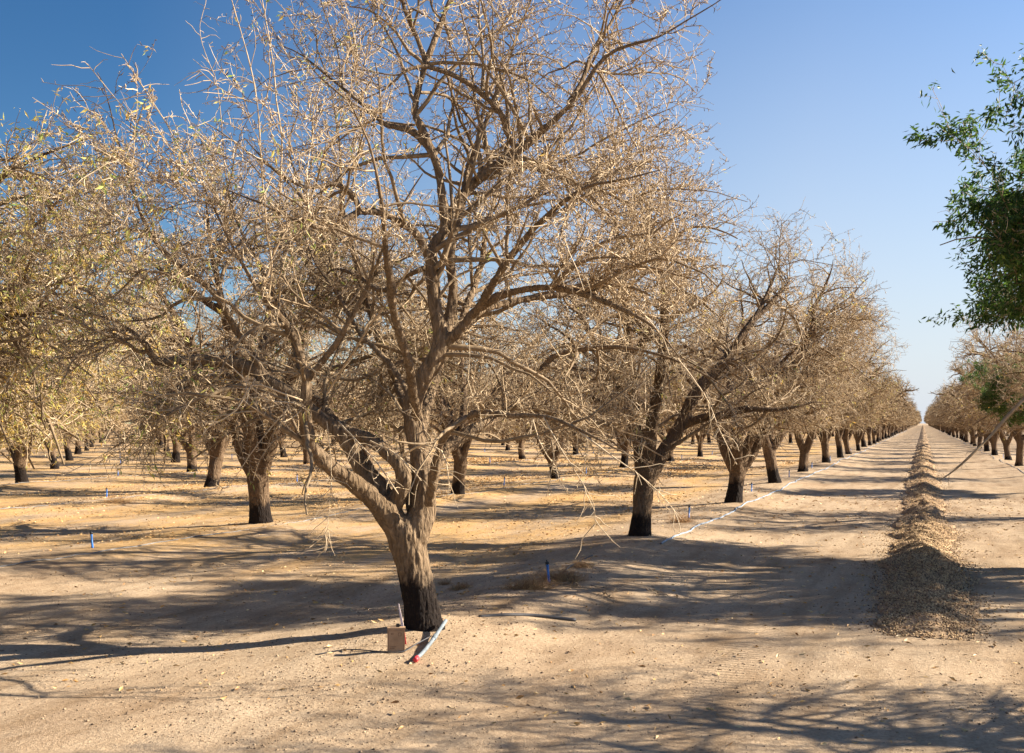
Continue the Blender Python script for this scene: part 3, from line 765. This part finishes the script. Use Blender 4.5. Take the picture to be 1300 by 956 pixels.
# ------------------------------------------------------------------ loose litter and clods
def scatter():
    rg = np.random.default_rng(31)
    # dry leaves between the left rows
    n = 95000
    t = rg.uniform(8, 48, n); d = rg.uniform(-24, -3.6, n)
    dens = vnoise2(d*.8, t*.25, 41)*.6+vnoise2(d*2.3, t*.9, 42)*.45
    dens = dens + np.where(d > -5.0, -.75, 0) + np.where(t < 11, -.3, 0) + .25*np.exp(-(((d-ROW0+DROW/2) % DROW-DROW/2)/1.0)**2)
    k = rg.random(n) < np.clip(dens*1.2+.14, .02, 1)
    t, d = t[k], d[k]
    # a thin sprinkle near the lane
    n2 = 4200; t2 = rg.uniform(5.2, 26, n2); d2 = rg.uniform(-7, 3.3, n2)
    t = np.concatenate([t, t2]); d = np.concatenate([d, d2]); n = len(t)
    z = ground_h(d, t)+rg.uniform(.002, .012, n)
    az = rg.uniform(0, 6.283, n)
    Dn = np.stack([np.cos(az), np.sin(az), rg.normal(0, .22, n)], 1)
    L = rg.uniform(.028, .062, n)*(1+np.clip((t-14)/25, 0, 1)*.9); W = L*rg.uniform(.25, .45, n)
    V, T = leaf_geo(np.stack([d, t, z], 1), Dn, L, W, rg)
    tone = np.repeat(rg.uniform(0, 1, n), 5)
    g = Geo(); g.add(V, None, T, tone=tone)
    o = obj('leaf_litter', g.mesh('leaf_litter', [mat_leaf('litter_leaf', [(0, (.28, .14, .05)), (.3, (.48, .27, .09)), (.65, (.62, .39, .15)), (1, (.60, .46, .26))], 0)], False)); o.rotation_euler = (0, 0, -TH)
    tag(o, 'straw and orange coloured fallen leaves strewn over the soil', 'fallen leaves', kind='stuff')
    # clods and grit
    n = 100000
    t = 4.6+rg.exponential(4.5, n); d = rg.uniform(-9, 4.8, n)
    w = .12+.9*np.exp(-((np.abs((d-ROW0+DROW/2) % DROW-DROW/2))/.8)**2)+.35*(vnoise2(d*1.2, t*1.2, 51) > .35)
    k = rg.random(n) < w; t, d = t[k], d[k]; n = len(t)
    base = np.array([[1, 0, 0], [-1, 0, 0], [0, 1, 0], [0, -1, 0], [0, 0, 1], [0, 0, -1]], float)
    T = np.array([[0, 2, 4], [2, 1, 4], [1, 3, 4], [3, 0, 4], [2, 0, 5], [1, 2, 5], [3, 1, 5], [0, 3, 5]])
    sz = np.minimum(.0018+rg.exponential(.0021, n), .012)
    V = base[None]*(sz[:, None, None]*rg.uniform(.6, 1.3, (n, 6, 1)))
    a = rg.uniform(0, 6.28, n); c, s = np.cos(a)[:, None], np.sin(a)[:, None]
    V = np.stack([V[:, :, 0]*c-V[:, :, 1]*s, V[:, :, 0]*s+V[:, :, 1]*c, V[:, :, 2]*.7], -1)+np.stack([d, t, ground_h(d, t)+sz*.25], 1)[:, None]
    g = Geo(); g.add(V.reshape(-1, 3), None, (T[None]+(np.arange(n)*6)[:, None, None]).reshape(-1, 3), tone=np.repeat(rg.uniform(0, 1, n), 6))
    o = obj('soil_clods', g.mesh('soil_clods', [mat_twig('clod_soil', (.14, .095, .06), (.28, .195, .12), (.44, .32, .20))])); o.rotation_euler = (0, 0, -TH)
    tag(o, 'small clods and crumbs of pale soil on the ground', 'soil clods', kind='stuff')
scatter()

# ------------------------------------------------------------------ irrigation
M['hose'] = mat_plain('layflat_hose', (.22, .27, .33), .65, .35, 6, .1, .4)
M['hose_dusty'] = mat_plain('dusty_hose', (.20, .19, .18), .8, .4, 5, .1, .2)
M['pipe_grey'] = mat_plain('grey_pvc', (.17, .20, .22), .6, .35, 30, .1, .4)
M['dark_hose'] = mat_plain('dark_hose', (.055, .055, .06), .5, .2, 20, .1, .3)
M['blue'] = mat_plain('blue_plastic', (.03, .16, .50), .4, .12, 30, .05, .5)
M['black'] = mat_plain('black_plastic', (.02, .02, .022), .45, .2, 30, .05, .4)
M['red'] = mat_plain('red_plastic', (.65, .05, .06), .4, .1, 30, .05, .4)
def hose(k, t0, t1, off, seed, mat, label, r=.009, amp=.13, name='irrigation_hose'):
    rg = np.random.default_rng(seed)
    t = np.concatenate([np.arange(t0, min(t1, 60), .12), np.arange(60, t1, .6)]) if t1 > 60 else np.arange(t0, t1, .12)
    d = row_d(k)+off+amp*vnoise2(t*.42, seed+.5, seed)+amp*.35*vnoise2(t*1.5, seed+3.5, seed+1)
    z = ground_h(d, t)+r*.5+(.018 if k > 0 else .004)*vnoise2(t*1.3, 4.5, seed+9)
    x, y = P(d, t)
    pth = np.stack([x, y, z], 1)
    V, Qd = tubes(pth[None], np.full((1, len(t)), r), 8, rg)
    g = Geo(); g.add(V-pth[0], Qd)
    o = obj(name, g.mesh(name, [mat]), loc=tuple(pth[0])); tag(o, label, 'hose', 'irrigation hoses laid along the tree rows')
hose(0, 13.6, 240, .34, 12, M['hose'], 'pale blue grey hose snaking along the left edge of the lane', r=.013)
hose(1, 8.2, 150, .22, 15, M['hose_dusty'], 'pale hose along the second row left of the lane')
hose(2, 12, 150, .20, 18, M['hose_dusty'], 'pale hose along the third row left of the lane')
hose(3, 18, 120, .20, 19, M['hose_dusty'], 'pale hose along the fourth row left of the lane')
hose(-1, 24, 240, -.30, 22, M['hose'], 'pale blue grey hose along the right edge of the lane')

# risers with a body, a collar and a spinner head
def tube_mesh(name, pts, rad, mat, sides=10, cap=True):
    a = np.array(pts, float); rr = np.array(rad, float)
    V, Qd = tubes(a[None], rr[None], sides, np.random.default_rng(4))
    g = Geo(); n = len(V); V = np.vstack([V, a[0], a[-1]])
    T = [[(j+1) % sides, j, n] for j in range(sides)]+[[n-sides+j, n-sides+(j+1) % sides, n+1] for j in range(sides)]
    g.add(V, Qd, T); return g.mesh(name, [mat])
stem_me = tube_mesh('riser_stem', [(0, 0, -.08), (0, 0, 0), (0, 0, .02), (0, 0, .021), (0, 0, .15), (0, 0, .16), (0, 0, .175)], [.007, .014, .020, .0135, .0125, .016, .016], M['blue'])
head_me = tube_mesh('riser_head', [(0, 0, .172), (0, 0, .18), (0, 0, .182), (.004, 0, .205), (.004, 0, .208), (.004, 0, .222), (.004, 0, .224)], [.008, .008, .022, .018, .006, .006, .018], M['black'])
proto = None
for k in range(-1, 6):
    for j in range(0, 9):
        t = T0+DT_*(j+.5)-.1+R.uniform(-.15, .15); d = row_d(k)+(-.12 if k >= 0 else .1)+R.uniform(-.06, .06)
        if k == 0 and j == 0: pt = pix(697, 739); x, y = pt.x, pt.y
        else: x, y = P(d, t)
        px = 650+F*x/y
        if not (-10 < px < 1310) or y > 62 or y < 2: continue
        if k < 0: label = 'small blue sprinkler riser between %s and %s trees right of the lane' % (ORD[j], ORD[j+1])
        elif k == 0 and j == 0: label = 'nearest blue sprinkler riser standing in a clump of dry weed'
        else: label = 'small blue sprinkler riser between %s and %s trees of %s' % (ORD[j], ORD[j+1], 'lane edge left row' if k == 0 else ORD[k]+' row left')
        e = thing('sprinkler_riser', label, 'sprinkler', (x, y, gz(x, y)), R.uniform(0, 6), 'blue sprinkler risers midway between trees')
        e.rotation_euler[0] = R.uniform(-.12, .12); e.rotation_euler[1] = R.uniform(-.12, .12)
        obj('stem', stem_me, e); obj('head', head_me, e)

# grey pipe stub with a red cap at the nearest tree
def free_tube(name, pxs, lift, rad, mat, label, cat, parent=None, sides=10):
    pts = []
    for (a, b), l in zip(pxs, lift):
        q = pix(a, b); pts.append([q.x, q.y, q.z+l, rad])
    a = catmull(pts, .03); o0 = a[0, :3].copy()
    V, Qd = tubes(a[None, :, :3]-o0, a[None, :, 3], sides, np.random.default_rng(2))
    n = len(V); V = np.vstack([V, a[0, :3]-o0, a[-1, :3]-o0])
    T = [[(j+1) % sides, j, n] for j in range(sides)]+[[n-sides+j, n-sides+(j+1) % sides, n+1] for j in range(sides)]
    g = Geo(); g.add(V, Qd, T); me = g.mesh(name, [mat]); o = obj(name, me, parent, tuple(o0))
    if parent is None: tag(o, label, cat)
    return o, a
e = thing('pipe_stub', 'short grey pipe with a red end cap lying at the foot of the nearest tree', 'pipe', tuple(pix(545, 825)))
o, a = free_tube('pipe', [(528, 843), (540, 829), (553, 815), (566, 802)], [.018, .024, .045, .085], .0145, M['pipe_grey'], '', '')
pr_ = e.location
o.location = Vector(o.location)-pr_; o.parent = e
o['label'] = 'grey pipe length'
for nm in ('label', 'category'):
    if nm in o: del o[nm]
v0 = a[0, :3]; dv = norm(a[0, :3]-a[4, :3])
cap_me = tube_mesh('cap', [v0-dv*.03, v0-dv*.028, v0+dv*.012, v0+dv*.02], [.0165, .019, .019, .013], M['red'], 14)
cp = obj('cap', cap_me, e, tuple(-pr_))
sad = tube_mesh('saddle', [a[len(a)//2+1, :3], a[len(a)//2+3, :3]], [.018, .018], M['pipe_grey'], 14); obj('collar', sad, e, tuple(-pr_))
free_tube('drip_tube', [(400, 832), (440, 826), (480, 828), (510, 829), (530, 822), (548, 815)], [.004, .008, .006, .008, .03, .045], .0045, M['dark_hose'], 'thin dark tube running from the grey pipe past the small box', 'tube', sides=6)
free_tube('buried_hose', [(608, 783), (640, 782), (675, 783), (705, 786), (731, 789)], [-.002, .008, .012, .012, .01], .015, M['dark_hose'], 'dark hose half buried in the lane right of the nearest tree', 'hose')
free_tube('feeder_hose', [(752, 706), (735, 714), (722, 722), (708, 733), (698, 737)], [.01, .01, .012, .012, .014], .009, M['dark_hose'], 'thin dark hose leading to the nearest blue sprinkler', 'hose', sides=6)

# small brown box with printed label panels, and a leaning red and white stake
def box_me(name, sx, sy, sz, mat, bev=.003, off=(0, 0, 0)):
    import bmesh
    bm = bmesh.new(); bmesh.ops.create_cube(bm, size=1)
    for v in bm.verts: v.co = Vector((v.co.x*sx+off[0], v.co.y*sy+off[1], (v.co.z+.5)*sz+off[2]))
    bmesh.ops.bevel(bm, geom=bm.edges[:], offset=bev, segments=2, affect='EDGES')
    me = bpy.data.meshes.new(name); bm.to_mesh(me); bm.free(); me.materials.append(mat); return me
M['kraft'] = mat_plain('brown_card', (.36, .235, .14), .8, .2, 14, .1, .2)
M['ink'] = mat_plain('brown_ink', (.14, .075, .05), .8, .1, 14, 0, .2)
M['stake_white'] = mat_plain('stake_white', (.72, .60, .58), .6, .08, 14, .05, .3)
M['stake_red'] = mat_plain('stake_red', (.70, .06, .07), .6, .1, 14, .05, .3)
q = pix(503, 827)
e = thing('bait_box', 'small upright brown box at the left foot of the nearest almond tree', 'box', (q.x, q.y, q.z-.005), .1)
obj('body', box_me('body', .122, .05, .165, M['kraft']), e)
obj('lid', box_me('lid', .128, .056, .014, M['kraft'], .002, (0, 0, .163)), e)
obj('clip', box_me('clip', .024, .02, .026, M['black'], .003, (.012, 0, .175)), e)
pg = Geo()
def frame(g, x0, x1, z0, z1, w=.003):
    for (a, b, c, d_) in ((x0, x1, z0, z0+w), (x0, x1, z1-w, z1), (x0, x0+w, z0+w, z1-w), (x1-w, x1, z0+w, z1-w)):
        g.add([(a, -.0285, c), (b, -.0285, c), (b, -.0285, d_), (a, -.0285, d_)], [[0, 1, 2, 3]])
frame(pg, -.0545, .0545, .008, .156, .0016); frame(pg, .014, .036, .118, .142, .0025); frame(pg, -.036, -.02, .128, .14, .0025)
frame(pg, -.044, -.012, .03, .033, .0014); frame(pg, -.044, .0, .042, .045, .0014)
obj('printed_panel', pg.mesh('printed_panel', [M['ink']], False), e)
# stake
b0 = pix(515, 820)
e = thing('marker_stake', 'thin leaning stake, red at the foot and white above, beside the brown box', 'stake', tuple(b0))
dirv = Vector((-.055, .02, .30))
def taper(name, f0, f1, w0, w1, mat):
    import bmesh
    bm = bmesh.new(); vs = []
    for f, w in ((f0, w0), (f1, w1)):
        c = dirv*f
        for sx, sy in ((-1, -1), (1, -1), (1, 1), (-1, 1)): vs.append(bm.verts.new((c.x+sx*w, c.y+sy*.004, c.z)))
    bm.faces.new(vs[0:4][::-1]); bm.faces.new(vs[4:8])
    for i in range(4): bm.faces.new((vs[i], vs[(i+1) % 4], vs[4+(i+1) % 4], vs[4+i]))
    me = bpy.data.meshes.new(name); bm.to_mesh(me); bm.free(); me.materials.append(mat); return me
obj('red_foot', taper('red_foot', -.12, .38, .005, .010, M['stake_red']), e)
obj('white_blade', taper('white_blade', .38, .96, .0105, .003, M['stake_white']), e)

# ------------------------------------------------------------------ dry weeds and prunings
M['straw'] = mat_twig('dry_weed', (.20, .10, .045), (.40, .22, .10), (.58, .38, .18))
def weed(px, py, rad, h, n, label, seed, squash=1.0):
    rg = np.random.default_rng(seed); q = pix(px, py)
    st = np.stack([rg.normal(0, rad*.45, n), rg.normal(0, rad*.45*squash, n), np.zeros(n)], 1)
    for i in range(n): st[i, 2] = gz(q.x+st[i, 0], q.y+st[i, 1])-q.z
    d = np.stack([st[:, 0]/rad+rg.normal(0, .5, n), st[:, 1]/rad+rg.normal(0, .5, n), rg.uniform(.3, 1.2, n)], 1)
    pth = grow(st, d, rg.uniform(.4, 1, n)*h, 5, .35, -.08, rg)
    V, Qd = tubes(pth, np.linspace(.0016, .0006, 6)[None]*np.ones((n, 1)), 3, rg)
    g = Geo(); g.add(V, Qd, tone=np.repeat(rg.uniform(0, 1, n), 18))
    p, dd, r, u, L = spawn(pth, np.ones((n, 6)), n*3, .2, 1, 30, 80, rg)
    p2 = grow(p, dd, rg.uniform(.15, .45, n*3)*h, 2, .3, 0, rg)
    V, Qd = tubes(p2, np.array([.0011, .0009, .0004])[None]*np.ones((n*3, 1)), 3, rg); g.add(V, Qd, tone=np.repeat(rg.uniform(.2, 1, n*3), 9))
    o = obj('dry_weed', g.mesh('dry_weed', [M['straw']]), loc=tuple(q)); tag(o, label, 'weed', 'dry brown weed clumps')
weed(712, 738, .23, .17, 520, 'wide brown dry weed clump around the nearest blue sprinkler', 1, .6)
weed(672, 748, .20, .15, 420, 'brown dry weed clump at the left of the nearest sprinkler', 2, .6)
weed(738, 720, .07, .14, 120, 'small dry weed tuft behind the nearest sprinkler', 3)
weed(584, 748, .10, .09, 160, 'low brown weed tuft right of the nearest trunk', 4)
weed(566, 742, .06, .08, 80, 'tiny dry weed tuft touching the nearest trunk shade', 5)
weed(863, 663, .16, .2, 260, 'orange dry weed tuft behind the hose by the second tree', 6)
weed(152, 640, .3, .25, 200, 'pale dry weed beside the hose at far left', 7)
def pruning(px, py, size, n, label, seed):
    rg = np.random.default_rng(seed); q = pix(px, py)
    st = rg.normal(0, size*.3, (n, 3)); st[:, 2] = .02
    d = rg.normal(size=(n, 3)); d[:, 2] *= .12
    pth = grow(st, d, rg.uniform(.35, 1, n)*size, 6, .22, 0, rg)
    X = pth[:, :, 0]+q.x; Y = pth[:, :, 1]+q.y; dd, tt = DT(X, Y)
    pth[:, :, 2] = ground_h(dd, tt)-q.z+.012+np.abs(rg.normal(0, .012, pth.shape[:2]))
    rr = rg.uniform(.003, .007, n)[:, None]*np.linspace(1, .4, 7)[None]
    V, Qd = tubes(pth, rr, 5, rg); g = Geo(); g.add(V, Qd, tone=.15)
    p, d, r, u, L = spawn(pth, rr, n*7, .1, 1, 30, 80, rg)
    p2 = grow(p, d, rg.uniform(.04, .16, n*7), 3, .25, 0, rg); p2[:, :, 2] = np.maximum(p2[:, :, 2], p[:, None, 2]-.01)
    V, Qd = tubes(p2, np.array([.0025, .002, .0018, .001])[None]*np.ones((n*7, 1)), 3, rg); g.add(V, Qd, tone=np.repeat(rg.uniform(0, .6, n*7), 12))
    o = obj('fallen_branch', g.mesh('fallen_branch', [M['twig']]), loc=tuple(q)); tag(o, label, 'branch', 'fallen prunings on the soil')
pruning(745, 748, .45, 5, 'dark fallen twigs just right of the nearest sprinkler', 1)
pruning(771, 757, .35, 4, 'fallen twigs in the lane furthest right of the sprinkler', 2)
pruning(825, 752, .25, 2, 'single thin fallen twig lying in the lane shade', 3)
pruning(400, 655, .6, 3, 'fallen twigs on the leaf litter left of the nearest tree', 4)

# long dead pale branch drooping over the lane from the right
def dead_branch():
    rg = np.random.default_rng(6)
    Y = 10.9
    pts = [(1420, 372, .5, 5.5), (1350, 452, .35, 5), (1300, 507, .2, 4.4), (1264, 545, .1, 3.4), (1234, 577, 0, 2.6), (1212, 598, 0, 1.6), (1194, 611, 0, 1)]
    bx, by = P(3.35, T0+DT_)
    A = []
    for px, py, dy, r in pts:
        y = Y+dy; A.append([(px-650)/F*y, y, CAMH+(537-py)/F*y, r/F*Y*.62])
    # join it back to the trunk of the tree just outside the frame
    tr = [[bx, by, .9, .05], [bx-.25, by-.2, 1.8, .042], [bx-.8, by-.35, 2.75, .036], [A[0][0]+.45, A[0][1]+.05, A[0][2]+.2, .032]]
    a = catmull(tr+A, .06); a = wobble(a, rg, .007)
    g = Geo(); V, Qd = tubes(a[None, :, :3], a[None, :, 3], 7, rg); g.add(V, Qd, tone=.45)
    h = len(a)//2
    p, d, r, u, L = spawn(a[None, h:, :3], a[None, h:, 3], 60, .2, 1, 25, 70, rg)
    pth = grow(p, d, rg.uniform(.03, .3, 60), 4, .2, -.04, rg)
    V, Qd = tubes(pth, rg.uniform(.002, .0034, 60)[:, None]*np.array([1, .9, .8, .7, .4]), 4, rg); g.add(V, Qd, tone=.5)
    return g
for e in [o for o in col.objects if o.type == 'EMPTY' and o.name.startswith('almond_tree')]:
    if 'right edge of the lane' in e.get('label', '') and ' second in' in e['label']:
        g = dead_branch(); me = g.mesh('dead_branch', [M['twig']])
        bpy.context.view_layer.update()
        from mathutils import Matrix
        me.transform(e.matrix_world.inverted())
        o = obj('drooping_branch', me, e); o['label'] = 'long pale dead branch drooping over the lane'

# ------------------------------------------------------------------ light, sky, camera
w = bpy.data.worlds.new('World'); sc.world = w; w.use_nodes = True
nt = w.node_tree; bg = nt.nodes['Background']
sky = N(nt, 'ShaderNodeTexSky', sky_type='NISHITA'); sky.sun_disc = False
sky.sun_elevation = SUN_EL; sky.sun_rotation = SUN_AZ
sky.air_density = 1.0; sky.dust_density = .25; sky.ozone_density = 3.0; sky.altitude = 50
tc = N(nt, 'ShaderNodeTexCoord'); sp = N(nt, 'ShaderNodeSeparateXYZ'); nt.links.new(tc.outputs['Generated'], sp.inputs[0])
# thin whitish haze low in the sky, stronger towards the sun
fe = math_(nt, 'SUBTRACT', 1, math_(nt, 'DIVIDE', math_(nt, 'MAXIMUM', sp.outputs[2], 0), .56), True)
fe = math_(nt, 'POWER', fe, 1.35)
fa = math_(nt, 'ADD', .55, math_(nt, 'MULTIPLY', sp.outputs[0], 1.7), True)
hs = N(nt, 'ShaderNodeHueSaturation'); hs.inputs['Saturation'].default_value = 1.28; hs.inputs['Hue'].default_value = .504; nt.links.new(sky.outputs[0], hs.inputs['Color'])
val = math_(nt, 'ADD', 1.22, math_(nt, 'MULTIPLY', sp.outputs[0], .75)); nt.links.new(val, hs.inputs['Value'])
skyc = mix(nt, hs.outputs[0], (5.9, 6.3, 6.9), math_(nt, 'MULTIPLY', fe, fa))
nt.links.new(skyc, bg.inputs[0]); bg.inputs[1].default_value = .041
sl = bpy.data.lights.new('sun', 'SUN'); sl.energy = 5.0; sl.angle = math.radians(.53); sl.color = (1.0, .90, .75)
so = bpy.data.objects.new('sun', sl); col.objects.link(so)
sv = Vector((math.sin(SUN_AZ)*math.cos(SUN_EL), math.cos(SUN_AZ)*math.cos(SUN_EL), math.sin(SUN_EL)))
so.rotation_euler = sv.to_track_quat('Z', 'Y').to_euler(); so.location = (30, 10, 30)

cam = bpy.data.cameras.new('camera'); co = bpy.data.objects.new('camera', cam); col.objects.link(co)
co.location = (0, 0, CAMH); co.rotation_euler = (math.pi/2, 0, 0)
cam.sensor_width = 36; cam.lens = 36*F/1300; cam.shift_y = (537-478)/1300; cam.clip_end = 6000; cam.clip_start = .1
sc.camera = co
sc.view_settings.view_transform = 'Standard'; sc.view_settings.look = 'None'
sc.view_settings.exposure = 1.6; sc.view_settings.gamma = 1
sc.render.engine = 'CYCLES'
sc.cycles.max_bounces = 5; sc.cycles.diffuse_bounces = 3; sc.cycles.glossy_bounces = 2; sc.cycles.transmission_bounces = 2
sc.cycles.use_denoising = True
